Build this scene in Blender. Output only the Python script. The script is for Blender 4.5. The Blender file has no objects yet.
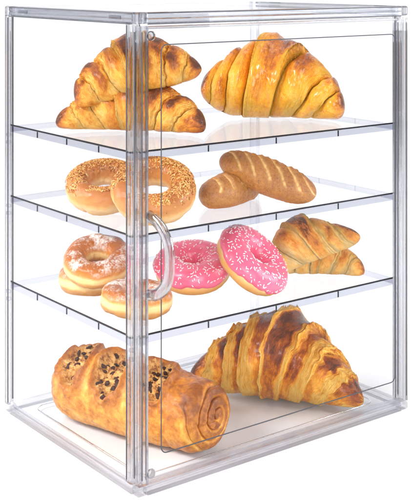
import bpy, bmesh, math, random
import numpy as np
from mathutils import Vector, Matrix, Euler

S = 0.001                       # everything below is written in millimetres
scene = bpy.context.scene
col = scene.collection
R_ = math.radians

# ------------------------------------------------------------------ camera
cd = bpy.data.cameras.new("camera")
cam = bpy.data.objects.new("camera", cd); col.objects.link(cam)
cam.location = (0, 0, 0.525)
cam.rotation_euler = (R_(90), 0, 0)
cd.sensor_fit = 'AUTO'; cd.sensor_width = 36.0
cd.lens = 36.0 * 1135 / 500
cd.shift_x = 0.0
cd.shift_y = -276 / 500
cd.clip_start = 0.05; cd.clip_end = 100
scene.camera = cam

# ------------------------------------------------------------------ studio light
world = bpy.data.worlds.new("World"); scene.world = world
world.use_nodes = True
bg = world.node_tree.nodes["Background"]
bg.inputs[0].default_value = (0.80, 0.86, 1.0, 1); bg.inputs[1].default_value = 0.10

def area(name, loc, target, sx, sy, power, color=(1, 1, 1)):
    l = bpy.data.lights.new(name, 'AREA'); l.shape = 'RECTANGLE'
    l.size = sx; l.size_y = sy; l.energy = power; l.color = color
    o = bpy.data.objects.new(name, l); col.objects.link(o)
    o.location = loc
    d = Vector(target) - Vector(loc)
    o.rotation_euler = d.to_track_quat('-Z', 'Y').to_euler()
    return o
area("softbox_lamp", (0.0, 1.5, 2.3), (0.0, 1.55, 0), 2.4, 2.0, 12)
area("backdrop_lamp", (0.0, 2.0, 2.6), (0, 3.7, 0.9), 3.4, 1.0, 29)
area("key_lamp", (-1.0, 0.25, 1.35), (-0.05, 1.35, 0.22), 0.5, 0.5, 33, (1, 0.97, 0.93))
area("added_front_fill", (0.45, -0.75, 0.80), (0.05, 1.35, 0.08), 1.3, 0.8, 31)  # unseen fill, added to brighten the floor inside the case
area("added_side_fill", (-1.7, 1.25, 0.75), (-0.05, 1.35, 0.12), 1.0, 0.8, 21)  # unseen left fill, added to light the case floor below the shelves
area("added_side_fill", (1.7, 1.2, 0.75), (0.1, 1.35, 0.12), 1.0, 0.8, 23)  # unseen right fill, added for the case floor and right-hand pastries

scene.view_settings.view_transform = 'Standard'
scene.view_settings.look = 'None'
scene.view_settings.exposure = 0.05
scene.view_settings.gamma = 1.0
scene.render.engine = 'CYCLES'
cy = scene.cycles
cy.max_bounces = 24; cy.transmission_bounces = 16; cy.transparent_max_bounces = 48
cy.glossy_bounces = 6; cy.diffuse_bounces = 4
cy.caustics_refractive = True; cy.caustics_reflective = False
cy.blur_glossy = 1.0
cy.sample_clamp_indirect = 6.0
cy.use_denoising = True

# ------------------------------------------------------------------ noise
def _hash(i, j, k, seed):
    h = (i.astype(np.int64) * 374761393 + j.astype(np.int64) * 668265263 + k.astype(np.int64) * 2147483647 + seed * 144665) & 0xffffffff
    h = ((h ^ (h >> 13)) * 1274126177) & 0xffffffff
    h = ((h ^ (h >> 16)) * 2246822519) & 0xffffffff
    return ((h ^ (h >> 15)) & 0xffff) / 65535.0 * 2 - 1
def vnoise(x, y, z=0.0, seed=0):
    x, y, z = np.broadcast_arrays(np.asarray(x, float), np.asarray(y, float), np.asarray(z, float))
    i, j, k = np.floor(x), np.floor(y), np.floor(z)
    fx, fy, fz = x - i, y - j, z - k
    fx = fx*fx*fx*(fx*(fx*6-15)+10); fy = fy*fy*fy*(fy*(fy*6-15)+10); fz = fz*fz*fz*(fz*(fz*6-15)+10)
    r = 0
    for a in (0, 1):
        for b in (0, 1):
            for c in (0, 1):
                w = (fx if a else 1-fx) * (fy if b else 1-fy) * (fz if c else 1-fz)
                r = r + w * _hash(i+a, j+b, k+c, seed)
    return r
def fbm(x, y, z=0.0, seed=0, oct=4, gain=0.5):
    a, f, r = 1.0, 1.0, 0
    for o in range(oct):
        r = r + a * vnoise(x*f + 17.3*o, y*f + 5.1*o, z*f - 9.7*o, seed + o)
        a *= gain; f *= 2.03
    return r
def sst(a, b, x):
    t = np.clip((x - a) / (b - a), 0, 1)
    return t * t * (3 - 2 * t)

# ------------------------------------------------------------------ mesh helpers
def mesh_from(name, V, F, smooth=True, attrs=None):
    me = bpy.data.meshes.new(name)
    V = np.asarray(V, np.float64) * S
    me.from_pydata(V.tolist(), [], F if isinstance(F, list) else F.tolist())
    if smooth:
        me.polygons.foreach_set("use_smooth", [True] * len(me.polygons))
    for k, a in (attrs or {}).items():
        a = np.asarray(a, np.float32)
        if a.ndim == 1:
            at = me.attributes.new(k, 'FLOAT', 'POINT'); at.data.foreach_set("value", a)
        else:
            at = me.attributes.new(k, 'FLOAT_VECTOR', 'POINT'); at.data.foreach_set("vector", a.ravel())
    me.update()
    return me
def obj(name, me, mat=None, parent=None, label=None, cat=None, group=None, kind=None):
    o = bpy.data.objects.new(name, me); col.objects.link(o)
    if mat is not None and me is not None and not me.materials:
        me.materials.append(mat)
    if parent: o.parent = parent
    if label: o["label"] = label
    if cat: o["category"] = cat
    if group: o["group"] = group
    if kind: o["kind"] = kind
    return o
def grid_faces(nu, nv, wrap_v=True, wrap_u=False, flip=False):
    iu = np.arange(nu if wrap_u else nu - 1); jv = np.arange(nv if wrap_v else nv - 1)
    I, J = np.meshgrid(iu, jv, indexing='ij')
    I2 = (I + 1) % nu; J2 = (J + 1) % nv
    F = np.stack([I*nv+J, I2*nv+J, I2*nv+J2, I*nv+J2], -1).reshape(-1, 4)
    return F[:, ::-1] if flip else F
class MB:
    """collects boxes, bars and tubes into one mesh (mm)"""
    def __init__(self): self.V = []; self.F = []; self.n = 0
    def add(self, V, F):
        V = np.asarray(V, float); self.V.append(V)
        self.F += [[int(i) + self.n for i in f] for f in F]; self.n += len(V)
    def box(self, x0, x1, y0, y1, z0, z1):
        V = [(x, y, z) for x in (x0, x1) for y in (y0, y1) for z in (z0, z1)]
        self.add(V, [(0,1,3,2),(4,6,7,5),(0,4,5,1),(2,3,7,6),(0,2,6,4),(1,5,7,3)])
    def prism(self, poly, p0, p1, ux, uy):
        """polygon (list of 2d) swept straight from p0 to p1; ux, uy are the section axes"""
        p0, p1, ux, uy = map(lambda a: np.asarray(a, float), (p0, p1, ux, uy))
        n = len(poly); d = p1 - p0
        P = np.array([ux*a + uy*b for a, b in poly])
        V = np.vstack([P + p0, P + p1])
        area2 = sum(poly[i][0]*poly[(i+1) % n][1]-poly[(i+1) % n][0]*poly[i][1] for i in range(n))
        flip = (np.dot(np.cross(ux, uy), d) * area2) < 0
        F = [(i, (i+1) % n, n+(i+1) % n, n+i) for i in range(n)] + [tuple(range(n))[::-1], tuple(range(n, 2*n))]
        if flip: F = [f[::-1] for f in F]
        self.add(V, F)
    def tube(self, pts, ra, rb=None, n=10, closed=False, up=(0, 0, 1), sq=2.0, caps=True):
        rb = ra if rb is None else rb
        P = np.asarray(pts, float); m = len(P)
        T = np.roll(P, -1, 0) - np.roll(P, 1, 0)
        if not closed: T[0] = P[1]-P[0]; T[-1] = P[-1]-P[-2]
        T /= np.linalg.norm(T, axis=1)[:, None]
        up = np.asarray(up, float)
        A = np.cross(T, up); A /= np.linalg.norm(A, axis=1)[:, None]
        B = np.cross(A, T)
        th = np.arange(n) * 2*math.pi/n + (math.pi/n)
        c, s = np.cos(th), np.sin(th)
        c = np.sign(c)*np.abs(c)**(2/sq); s = np.sign(s)*np.abs(s)**(2/sq)
        V = P[:, None] + A[:, None]*(c*ra)[None, :, None] + B[:, None]*(s*rb)[None, :, None]
        F = grid_faces(m, n, True, closed).tolist()
        if caps and not closed:
            F += [list(range(n)), list(range((m-1)*n, m*n))[::-1]]
        F = [f[::-1] for f in F]
        self.add(V.reshape(-1, 3), F)
    def mesh(self, name, smooth=False, bevel=0):
        me = mesh_from(name, np.vstack(self.V), self.F, smooth)
        if bevel:
            bm = bmesh.new(); bm.from_mesh(me)
            es = [e for e in bm.edges if len(e.link_faces) == 2 and e.calc_face_angle(0) > 0.6]
            bmesh.ops.bevel(bm, geom=es, offset=bevel*S, segments=2, affect='EDGES', profile=0.5, clamp_overlap=True)
            bm.to_mesh(me); bm.free()
            if smooth is False:
                for p in me.polygons: p.use_smooth = False
        return me

# ------------------------------------------------------------------ materials
def new_mat(name):
    m = bpy.data.materials.new(name); m.use_nodes = True
    nt = m.node_tree; nt.nodes.clear()
    out = nt.nodes.new('ShaderNodeOutputMaterial')
    return m, nt, out
def N(nt, typ, **kw):
    n = nt.nodes.new(typ)
    for k, v in kw.items(): setattr(n, k, v)
    return n
def L(nt, a, b): nt.links.new(a, b)
def math_node(nt, op, a, b=None, c=None, clamp=False):
    n = N(nt, 'ShaderNodeMath', operation=op); n.use_clamp = clamp
    for i, v in enumerate((a, b, c)):
        if v is None: continue
        if isinstance(v, (int, float)): n.inputs[i].default_value = v
        else: L(nt, v, n.inputs[i])
    return n.outputs[0]
def attr(nt, name, out='Fac'):
    return N(nt, 'ShaderNodeAttribute', attribute_name=name).outputs[out]
def noise(nt, vec, scale, detail=4, rough=0.55, dist=0.0):
    n = N(nt, 'ShaderNodeTexNoise'); n.inputs['Scale'].default_value = scale
    n.inputs['Detail'].default_value = detail; n.inputs['Roughness'].default_value = rough
    n.inputs['Distortion'].default_value = dist
    if vec is not None: L(nt, vec, n.inputs['Vector'])
    return n.outputs['Fac']
def ramp(nt, fac, stops, interp='LINEAR'):
    r = N(nt, 'ShaderNodeValToRGB'); r.color_ramp.interpolation = interp
    el = r.color_ramp.elements
    while len(el) < len(stops): el.new(0.5)
    for e, (p, c) in zip(el, stops):
        e.position = p; e.color = (*c, 1) if len(c) == 3 else c
    L(nt, fac, r.inputs[0]); return r.outputs['Color']
def mixc(nt, fac, a, b):
    m = N(nt, 'ShaderNodeMix', data_type='RGBA')
    for s, v in ((0, fac), (6, a), (7, b)):
        if isinstance(v, (int, float)): m.inputs[s].default_value = v
        elif isinstance(v, tuple): m.inputs[s].default_value = (*v, 1)
        else: L(nt, v, m.inputs[s])
    return m.outputs[2]
def bump(nt, h, strength, dist):
    b = N(nt, 'ShaderNodeBump'); b.inputs['Strength'].default_value = strength
    b.inputs['Distance'].default_value = dist * S; L(nt, h, b.inputs['Height'])
    return b
def principled(nt, out, color, rough=0.4, spec=0.5, coat=0.0, coat_rough=0.1, normal=None, sss=0.0, sssr=(4, 1.6, .6)):
    p = N(nt, 'ShaderNodeBsdfPrincipled')
    if isinstance(color, tuple): p.inputs['Base Color'].default_value = (*color, 1)
    else: L(nt, color, p.inputs['Base Color'])
    if isinstance(rough, (int, float)): p.inputs['Roughness'].default_value = rough
    else: L(nt, rough, p.inputs['Roughness'])
    p.inputs['Specular IOR Level'].default_value = spec
    if isinstance(coat, (int, float)): p.inputs['Coat Weight'].default_value = coat
    else: L(nt, coat, p.inputs['Coat Weight'])
    p.inputs['Coat Roughness'].default_value = coat_rough
    if sss:
        p.inputs['Subsurface Weight'].default_value = sss
        p.inputs['Subsurface Radius'].default_value = sssr
        p.inputs['Subsurface Scale'].default_value = S
    if normal is not None: L(nt, normal.outputs[0], p.inputs['Normal'])
    L(nt, p.outputs[0], out.inputs[0]); return p

def clear_sheet(name, tint, refl=0.05, edge=0.75, power=4.0, milk=0.0, rough=0.02):
    """flat clear acrylic: straight transmission plus a reflection that grows towards grazing"""
    m, nt, out = new_mat(name)
    tr = N(nt, 'ShaderNodeBsdfTransparent'); tr.inputs[0].default_value = (*tint, 1)
    gl = N(nt, 'ShaderNodeBsdfGlossy'); gl.inputs['Roughness'].default_value = rough
    gl.inputs[0].default_value = (1, 1, 1, 1)
    lw = N(nt, 'ShaderNodeLayerWeight'); lw.inputs[0].default_value = 0.5
    f = math_node(nt, 'POWER', lw.outputs['Facing'], power)
    f = math_node(nt, 'MULTIPLY_ADD', f, edge, refl, clamp=True)
    mx = N(nt, 'ShaderNodeMixShader'); L(nt, f, mx.inputs[0]); L(nt, tr.outputs[0], mx.inputs[1]); L(nt, gl.outputs[0], mx.inputs[2])
    last = mx
    if milk:
        df = N(nt, 'ShaderNodeBsdfDiffuse'); df.inputs[0].default_value = (.9, .92, .96, 1)
        m2 = N(nt, 'ShaderNodeMixShader'); m2.inputs[0].default_value = milk
        L(nt, mx.outputs[0], m2.inputs[1]); L(nt, df.outputs[0], m2.inputs[2]); last = m2
    L(nt, last.outputs[0], out.inputs[0]); return m
def solid_acrylic(name, color, clear=0.2, rough=0.015, ior=1.49):
    m, nt, out = new_mat(name)
    g = N(nt, 'ShaderNodeBsdfGlass'); g.inputs['Color'].default_value = (*color, 1)
    g.inputs['Roughness'].default_value = rough; g.inputs['IOR'].default_value = ior
    tr = N(nt, 'ShaderNodeBsdfTransparent'); tr.inputs[0].default_value = (*color, 1)
    mx = N(nt, 'ShaderNodeMixShader'); mx.inputs[0].default_value = clear
    L(nt, g.outputs[0], mx.inputs[1]); L(nt, tr.outputs[0], mx.inputs[2]); L(nt, mx.outputs[0], out.inputs[0])
    return m

M_sheet = clear_sheet("clear_acrylic_sheet", (0.985, 0.987, 0.992), 0.005, 0.22, 5.0)
M_shelf = clear_sheet("shelf_acrylic_sheet", (0.982, 0.985, 0.990), 0.03, 0.42, 4.5, milk=0.012)
M_frame = solid_acrylic("moulded_acrylic", (0.85, 0.857, 0.878), 0.28)
M_rail = solid_acrylic("smoky_moulded_acrylic", (0.76, 0.77, 0.80), 0.28)
M_foot = solid_acrylic("pale_moulded_acrylic", (0.94, 0.945, 0.965), 0.68)
M_handle = solid_acrylic("handle_acrylic", (0.80, 0.808, 0.83), 0.45)
M_lip = clear_sheet("lip_acrylic", (0.79, 0.80, 0.845), 0.01, 0.25, 4.0)
m, nt, out = new_mat("refraction_dark_edge"); principled(nt, out, (0.012, 0.013, 0.018), 0.35, 0.15); M_refr_edge = m  # dark colour painted in place of refraction at the shelf edges
m, nt, out = new_mat("dark_part_and_refraction_line"); principled(nt, out, (0.07, 0.073, 0.085), 0.35, 0.2); M_line = m  # dark small parts, and painted lines standing in for refraction in the bars

# ------------------------------------------------------------------ setting: white studio sweep
def studio():
    m, nt, out = new_mat("white_sweep")
    tc = N(nt, 'ShaderNodeTexCoord')
    n = noise(nt, tc.outputs['Object'], 6, 3)
    c = ramp(nt, n, [(0.3, (0.885, 0.885, 0.89)), (0.7, (0.905, 0.905, 0.905))])
    principled(nt, out, c, 0.85, 0.1)
    prof = [(-2600, 0), (2800, 0)]
    for a in range(1, 17):
        t = a/16*math.pi/2
        prof.append((2800 + 900*math.sin(t), 900*(1-math.cos(t))))
    prof.append((3700, 3600))
    V = [(x, y, z) for (y, z) in prof for x in (-3600, 3600)]
    F = [(2*i, 2*i+1, 2*i+3, 2*i+2) for i in range(len(prof)-1)]
    o = obj("ground", mesh_from("ground", V, F, True), m, kind="structure")
studio()

# ------------------------------------------------------------------ the display case
W, D, H = 392.0, 290.0, 487.0
SH = [344.3, 259.1, 156.3]              # shelf tops
case = obj("display_case", None, label="clear acrylic four tier bakery display case with a hinged front door", cat="display case")
case.location = (-0.0675, 1.135, 0)
case.rotation_euler = (0, 0, math.atan2(236.5, 312.8))

def arc(cx, cy, r, a0, a1, n=5):
    return [(cx + r*math.cos(R_(a0+(a1-a0)*i/n)), cy + r*math.sin(R_(a0+(a1-a0)*i/n))) for i in range(n+1)]
def post_section(a=11.0, b=11.0):
    """ribbed L section, outer corner at 0,0; legs run along +x (a) and +y (b)"""
    p = arc(2.2, 2.2, 2.2, 270, 180)
    p += [(0, b-3), (0.6, b-1.6), (0, b-.6), (0.7, b), (3.2, b), (3.8, b-1.8), (3.2, b-3.2)]
    p += arc(5.4, 5.4, 1.6, 180, 270, 4)
    p += [(a-3.2, 3.2), (a-1.8, 3.8), (a, 3.2), (a, .7), (a-.6, 0), (a-1.6, .6), (a-3, 0)]
    return p
def case_part(name, mb, mat, parent=None, smooth=False, bevel=0, **kw):
    return obj(name, mb.mesh(name, smooth, bevel), mat, parent or case, **kw)

FY = 14.0                               # posts stand behind the door plane
# corner posts
for (cx, cyy, sx, sy) in ((0, FY-2, 1, 1), (W, FY-2, -1, 1), (0, D, 1, -1), (W, D, -1, -1)):
    b = MB(); b.prism(post_section(), (cx, cyy, 9.5), (cx, cyy, H-11), (sx, 0, 0), (0, sy, 0))
    post = case_part("corner_post", b, M_foot if (cx == W and cyy == D) else M_frame)
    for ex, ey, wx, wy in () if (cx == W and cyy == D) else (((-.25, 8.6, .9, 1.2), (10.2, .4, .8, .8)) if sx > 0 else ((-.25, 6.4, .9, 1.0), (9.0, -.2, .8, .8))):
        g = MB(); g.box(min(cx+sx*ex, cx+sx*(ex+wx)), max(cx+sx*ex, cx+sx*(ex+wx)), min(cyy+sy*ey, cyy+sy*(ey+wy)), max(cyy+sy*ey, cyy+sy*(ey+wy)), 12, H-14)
        case_part("post_refraction_line", g, M_line, post)  # dark strip added to imitate refraction along the post edges
# top rails: rounded ribbed bar
def rail_section(h, t):
    p = [(0, 0), (t-1, 0)] + [(t, 1), (t, h*.34), (t-1.2, h*.42), (t, h*.5), (t, h-2)]
    p += arc(t-2, h-2, 2, 0, 90, 3) + arc(2.5, h-2.5, 2.5, 90, 180, 4)
    p += [(0, h*.55), (1.0, h*.46), (0, h*.36)]
    return p
for (p0, p1, ux) in (((0, 12, 0), (0, D-12, 0), (1, 0, 0)), ((W, 12, 0), (W, D-12, 0), (-1, 0, 0)),
                     ((12, D, 0), (W-12, D, 0), (0, -1, 0)), ((12, 0, 0), (W-12, 0, 0), (0, 1, 0))):
    b = MB(); q = lambda p, z: (p[0], p[1], z)
    b.prism(rail_section(11.5, 10), q(p0, H-12), q(p1, H-12), ux, (0, 0, 1))
    tr = case_part("top_rail", b, M_foot if p0[1] == D else M_rail)
    if p0[1] != D:
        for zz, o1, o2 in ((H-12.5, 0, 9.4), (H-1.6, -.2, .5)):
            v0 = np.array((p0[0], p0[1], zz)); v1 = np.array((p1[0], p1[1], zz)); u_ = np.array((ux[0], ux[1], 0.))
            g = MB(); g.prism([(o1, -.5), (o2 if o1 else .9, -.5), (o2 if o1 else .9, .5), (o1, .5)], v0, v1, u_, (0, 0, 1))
            case_part("rail_refraction_line", g, M_line, tr)  # dark line added along the rail, imitating its refracted edge
    b = MB(); b.prism(rail_section(9, 9), q(p0, 0), q(p1, 0), ux, (0, 0, 1))
    case_part("bottom_rail", b, M_foot)
# corner joints
def joint(cx, cyy, z0, z1, sx, sy, mat):
    b = MB(); b.box(min(cx, cx+sx*11.8), max(cx, cx+sx*11.8), min(cyy, cyy+sy*11.8), max(cyy, cyy+sy*11.8), z0, z1)
    o = case_part("corner_joint", b, mat, bevel=2.2)
    for k in range(2):
        c = MB(); px = cx + sx*(3.5+4.5*k); c.tube([(px, cyy+sy*3.2, z0+2.5), (px, cyy+sy*3.2, z1-2.5)], 1.1, n=8)
        case_part("joint_pin", c, M_foot if cyy == D and cx == W else M_line, o, smooth=True)
for cx, sx in ((0, 1), (W, -1)):
    for cyy, sy in ((0, 1), (D, -1)):
        joint(cx, cyy, 0.0, 9.2, sx, sy, M_foot); joint(cx, cyy, H-12.2, H-0.3, sx, sy, M_foot if cyy == D and cx == W else M_frame)
# panels
b = MB(); b.box(10.2, W-10.2, 10.2, D-10.2, H-4.5, H-1.8); case_part("top_panel", b, M_sheet)
for x0 in (1.6, W-4.2):
    b = MB(); b.box(x0, x0+2.6, FY+9.2, D-11.2, 9.2, H-12.2); case_part("side_panel", b, M_sheet)
b = MB(); b.box(11.2, W-11.2, D-4.2, D-1.6, 9.2, H-12.2); case_part("back_panel", b, M_sheet)
M_base = clear_sheet("base_acrylic_sheet", (0.975, 0.987, 1.0), 0.01, 0.25, 5.0)
b = MB(); b.box(9.3, W-9.3, 9.3, D-9.3, 2.0, 5.0); base = case_part("base_plate", b, M_base)
def rrect(x0, x1, y0, y1, r, n=8):
    return arc(x1-r, y0+r, r, 270, 360, n) + arc(x1-r, y1-r, r, 0, 90, n) + arc(x0+r, y1-r, r, 90, 180, n) + arc(x0+r, y0+r, r, 180, 270, n)
b = MB(); b.tube([(x, y, 5.6) for x, y in rrect(26, W-26, 30, D-26, 14)], 0.9, 0.6, n=8, closed=True)
case_part("base_rim", b, M_frame, base, smooth=True)
# snap clips on the side top rails and posts
for yy in (32, 232):
    for x0, x1 in ((-.7, 1.0), (W-1.0, W+.7)):
        b = MB(); b.box(x0, x1, yy, yy+22, H-8.5, H-4.5); case_part("snap_clip", b, M_line if False else M_frame, bevel=.5)
# shelves
def shelf(z):
    x0, x1, y0, y1 = 4.6, W-4.6, 16.6, D-5.0
    b = MB(); b.box(x0+2.3, x1-2.3, y0+2.3, y1-2.3, z-2.4, z)
    s = case_part("shelf", b, M_shelf)
    # lip under each edge, in four lengths with open joints
    def lip(p0, p1, nrm, dark):
        p0, p1, nrm = np.array(p0), np.array(p1), np.array(nrm)
        d = (p1-p0); n = np.linalg.norm(d); d = d/n
        for k in range(4):
            a, c = p0 + d*(n*k/4 + .9), p0 + d*(n*(k+1)/4 - .9)
            q = [a, c, c+nrm*2.0, a+nrm*2.0]
            V = [(v[0], v[1], z-8.8) for v in q] + [(v[0], v[1], z-1.9) for v in q]
            lp = MB(); lp.add(V, [(0, 1, 2, 3)[::-1], (4, 5, 6, 7), (0, 1, 5, 4), (1, 2, 6, 5), (2, 3, 7, 6), (3, 0, 4, 7)])
            case_part("shelf_lip", lp, M_lip, s)
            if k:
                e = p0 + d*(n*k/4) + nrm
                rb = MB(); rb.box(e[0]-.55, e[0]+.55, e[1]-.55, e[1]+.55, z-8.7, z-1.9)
                case_part("lip_joint", rb, M_refr_edge if dark else M_lip, s)
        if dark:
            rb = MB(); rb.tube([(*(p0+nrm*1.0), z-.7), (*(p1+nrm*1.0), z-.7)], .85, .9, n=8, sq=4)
            case_part("refraction_strip", rb, M_refr_edge, s)  # dark strip imitating edge refraction, added at front and left only
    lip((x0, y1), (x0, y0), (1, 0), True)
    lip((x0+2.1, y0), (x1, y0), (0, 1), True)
    lip((x1, y0+2.1), (x1, y1), (-1, 0), False)
    lip((x1-2.1, y1), (x0+2.1, y1), (0, -1), False)
    # support pegs on the posts
    for px, py in ((3, FY+1), (W-3, FY+1), (3, D-6), (W-3, D-6)):
        for k in range(2):
            zz = z-12-9*k; pg = MB()
            pg.box(px-2.4, px+2.4, py-2.6, py+2.6, zz-2, zz+2)
            case_part("shelf_peg", pg, M_foot, s, bevel=.6)
for z in SH: shelf(z)
# door
dx0, dx1, dz0, dz1 = 1.6, W-1.4, 10.5, H-14.5
b = MB(); b.box(dx0+11.2, dx1-7.2, 2.0, 4.6, dz0+3.2, dz1-3.2)
door = case_part("door", b, M_sheet)
def stile(w):
    return [(0, 0), (w*.22, 0), (w*.30, .8), (w*.38, 0), (w, 0), (w, 2.2), (w-.6, 3.2), (w, 4.2), (w, 8), (w*.62, 8), (w*.55, 7.1), (w*.48, 8), (0, 8), (0, 5.0), (.6, 4.2), (0, 3.2)]
for p0, p1, ux, w in (((dx0, 0, dz0), (dx0, 0, dz1), (1, 0, 0), 11.0), ((dx1, 0, dz0), (dx1, 0, dz1), (-1, 0, 0), 7.0),
                      ((dx0+11.1, 0, dz0), (dx1-7.1, 0, dz0), (0, 0, 1), 3.0), ((dx0+11.1, 0, dz1), (dx1-7.1, 0, dz1), (0, 0, -1), 3.0)):
    b = MB(); b.prism(stile(w), p0, p1, ux, (0, 1, 0))
    case_part("door_frame", b, M_foot if p0[2] == dz0 and p1[2] == dz0 else M_frame, door)
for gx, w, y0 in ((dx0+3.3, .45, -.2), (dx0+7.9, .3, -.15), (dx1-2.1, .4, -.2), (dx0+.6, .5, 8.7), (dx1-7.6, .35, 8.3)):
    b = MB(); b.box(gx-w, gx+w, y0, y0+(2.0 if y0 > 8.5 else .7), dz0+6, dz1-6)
    case_part("door_refraction_line", b, M_line, door)  # dark strips added to imitate refraction lines in the door stiles
b = MB(); b.tube([(x, 1.7, z) for x, z in rrect(29.5, W-21.5, 37, H-34, 7)], 0.62, 0.5, n=8, closed=True, up=(0, 1, 0))
case_part("door_groove", b, M_line, door, smooth=True)
# handle: bowed bar standing out from the door
hz, hh, hd, hx = 241.0, 40.0, 36.0, 13.6
pts = []
for i in range(33):
    a = -1 + 2*i/32
    pts.append((hx+1.0, 2.0 - hd*(1-abs(a)**2.6)**(1/1.6), hz + hh*a))
b = MB(); b.tube(pts, 6.0, 3.6, n=16, up=(1, 0, 0.0001), sq=3.2)
case_part("handle", b, M_handle, door, smooth=True)
for zz in (20.5, H-24.5):
    b = MB(); b.tube([(16.5, 0.4, zz), (16.5, 1.9, zz)], 5.2, n=24)
    mg = case_part("magnet_catch", b, M_frame, door, smooth=False)
    b = MB(); b.tube([(16.5+4.3*math.cos(t), 1.2, zz+4.3*math.sin(t)) for t in np.linspace(0, 2*math.pi, 24, endpoint=False)], .5, n=6, closed=True, up=(0, 1, 0))
    case_part("catch_ring", b, M_line, mg, smooth=True)
for zz in (SH[0]-8, SH[1]-8, SH[2]-8, 26, H-40):
    for k in range(3):
        b = MB(); b.tube([(W-1.4, -.6, zz-9+7*k), (W-1.4, -.6, zz-3.5+7*k)], 2.0, n=14)
        case_part("hinge_knuckle", b, M_frame, door)

# ------------------------------------------------------------------ pastry placing
def place(o, X, Y, Z, yaw=0, pitch=0, roll=0):
    """X to the right, Y away, Z up (mm); roll lifts the right end, pitch leans the top towards the front"""
    o.rotation_mode = 'QUATERNION'
    Mx = Matrix.Rotation(R_(yaw), 3, 'Z') @ Matrix.Rotation(R_(pitch), 3, 'X') @ Matrix.Rotation(R_(-roll), 3, 'Y')
    o.rotation_quaternion = Mx.to_quaternion()
    o.location = (X*S, Y*S, Z*S)
    return o

# ------------------------------------------------------------------ croissants
def mat_croissant(name, stops, gloss=0.34, coat=0.12, line=0.35, grain=0.0, cells=.35):
    m, nt, out = new_mat(name)
    w = attr(nt, "wrap", 'Vector'); bk = attr(nt, "bake"); lam = attr(nt, "lamella")
    tc = N(nt, 'ShaderNodeTexCoord').outputs['Object']
    mp = N(nt, 'ShaderNodeMapping'); mp.inputs['Scale'].default_value = (150, 5, 1); L(nt, w, mp.inputs[0])
    lines = noise(nt, mp.outputs[0], 1.0, 4, .6, .6)
    mp2 = N(nt, 'ShaderNodeMapping'); mp2.inputs['Scale'].default_value = (55, 9, 1); L(nt, w, mp2.inputs[0])
    streak = noise(nt, mp2.outputs[0], 1.0, 5, .62, .8)
    blotch = noise(nt, tc, 75, 5, .6)
    fine = noise(nt, tc, 420, 4, .65)
    v = math_node(nt, 'MULTIPLY_ADD', math_node(nt, 'SUBTRACT', blotch, .5), .55, bk)
    v = math_node(nt, 'MULTIPLY_ADD', math_node(nt, 'SUBTRACT', streak, .5), .38, v)
    ln = math_node(nt, 'MULTIPLY', math_node(nt, 'SUBTRACT', lines, .5), math_node(nt, 'MULTIPLY_ADD', lam, line*2.2, line*.5))
    v = math_node(nt, 'ADD', v, ln)
    v = math_node(nt, 'MULTIPLY_ADD', math_node(nt, 'SUBTRACT', fine, .5), .16, v, clamp=True)
    mp3 = N(nt, 'ShaderNodeMapping'); mp3.inputs['Scale'].default_value = (70, 22, 1); L(nt, w, mp3.inputs[0])
    vo = N(nt, 'ShaderNodeTexVoronoi', feature='DISTANCE_TO_EDGE'); vo.inputs['Scale'].default_value = 1.0; L(nt, mp3.outputs[0], vo.inputs['Vector'])
    cell = math_node(nt, 'MULTIPLY', math_node(nt, 'SUBTRACT', .16, math_node(nt, 'MINIMUM', vo.outputs['Distance'], .16)), 6.2)
    cell = math_node(nt, 'MULTIPLY', cell, lam)
    mp4 = N(nt, 'ShaderNodeMapping'); mp4.inputs['Scale'].default_value = (26, 7, 1); L(nt, w, mp4.inputs[0])
    wob = N(nt, 'ShaderNodeTexNoise'); wob.inputs['Scale'].default_value = 260; wob.inputs['Detail'].default_value = 3; L(nt, tc, wob.inputs['Vector'])
    vm = N(nt, 'ShaderNodeVectorMath', operation='MULTIPLY_ADD'); L(nt, wob.outputs['Color'], vm.inputs[0]); vm.inputs[1].default_value = (1.3, 1.3, 0); L(nt, mp4.outputs[0], vm.inputs[2])
    vf = N(nt, 'ShaderNodeTexVoronoi'); vf.inputs['Scale'].default_value = 1.0; L(nt, vm.outputs[0], vf.inputs['Vector'])
    sepc = N(nt, 'ShaderNodeSeparateColor'); L(nt, vf.outputs['Color'], sepc.inputs[0])
    flake = math_node(nt, 'SUBTRACT', sepc.outputs[0], .5)
    v = math_node(nt, 'MULTIPLY_ADD', flake, .15, v)
    mid = noise(nt, tc, 200, 4, .65)
    v = math_node(nt, 'MULTIPLY_ADD', math_node(nt, 'SUBTRACT', mid, .5), .30, v)
    v = math_node(nt, 'MULTIPLY_ADD', cell, cells*.30, v, clamp=True)
    c = ramp(nt, v, stops)
    h = math_node(nt, 'MULTIPLY_ADD', math_node(nt, 'MULTIPLY', lines, math_node(nt, 'MULTIPLY_ADD', lam, 1.0, .40)), 1.5, math_node(nt, 'MULTIPLY', fine, .45))
    h = math_node(nt, 'MULTIPLY_ADD', streak, .7, h)
    h = math_node(nt, 'MULTIPLY_ADD', cell, -cells*1.1, h)
    h = math_node(nt, 'MULTIPLY_ADD', flake, .35, h)
    h = math_node(nt, 'MULTIPLY_ADD', mid, .6, h)
    if grain:
        gr = noise(nt, tc, 190, 3, .7)
        h = math_node(nt, 'MULTIPLY_ADD', gr, grain, h)
    b = bump(nt, h, .9, 1.5)
    rg = math_node(nt, 'MULTIPLY_ADD', lam, .28, gloss)
    rg = math_node(nt, 'MULTIPLY_ADD', math_node(nt, 'SUBTRACT', fine, .5), .3, rg)
    ct = math_node(nt, 'MULTIPLY', math_node(nt, 'SUBTRACT', 1.0, math_node(nt, 'MULTIPLY', lam, .8)), coat)
    p = principled(nt, out, c, rg, .32, ct, .15, b, sss=.06)
    return m

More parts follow.
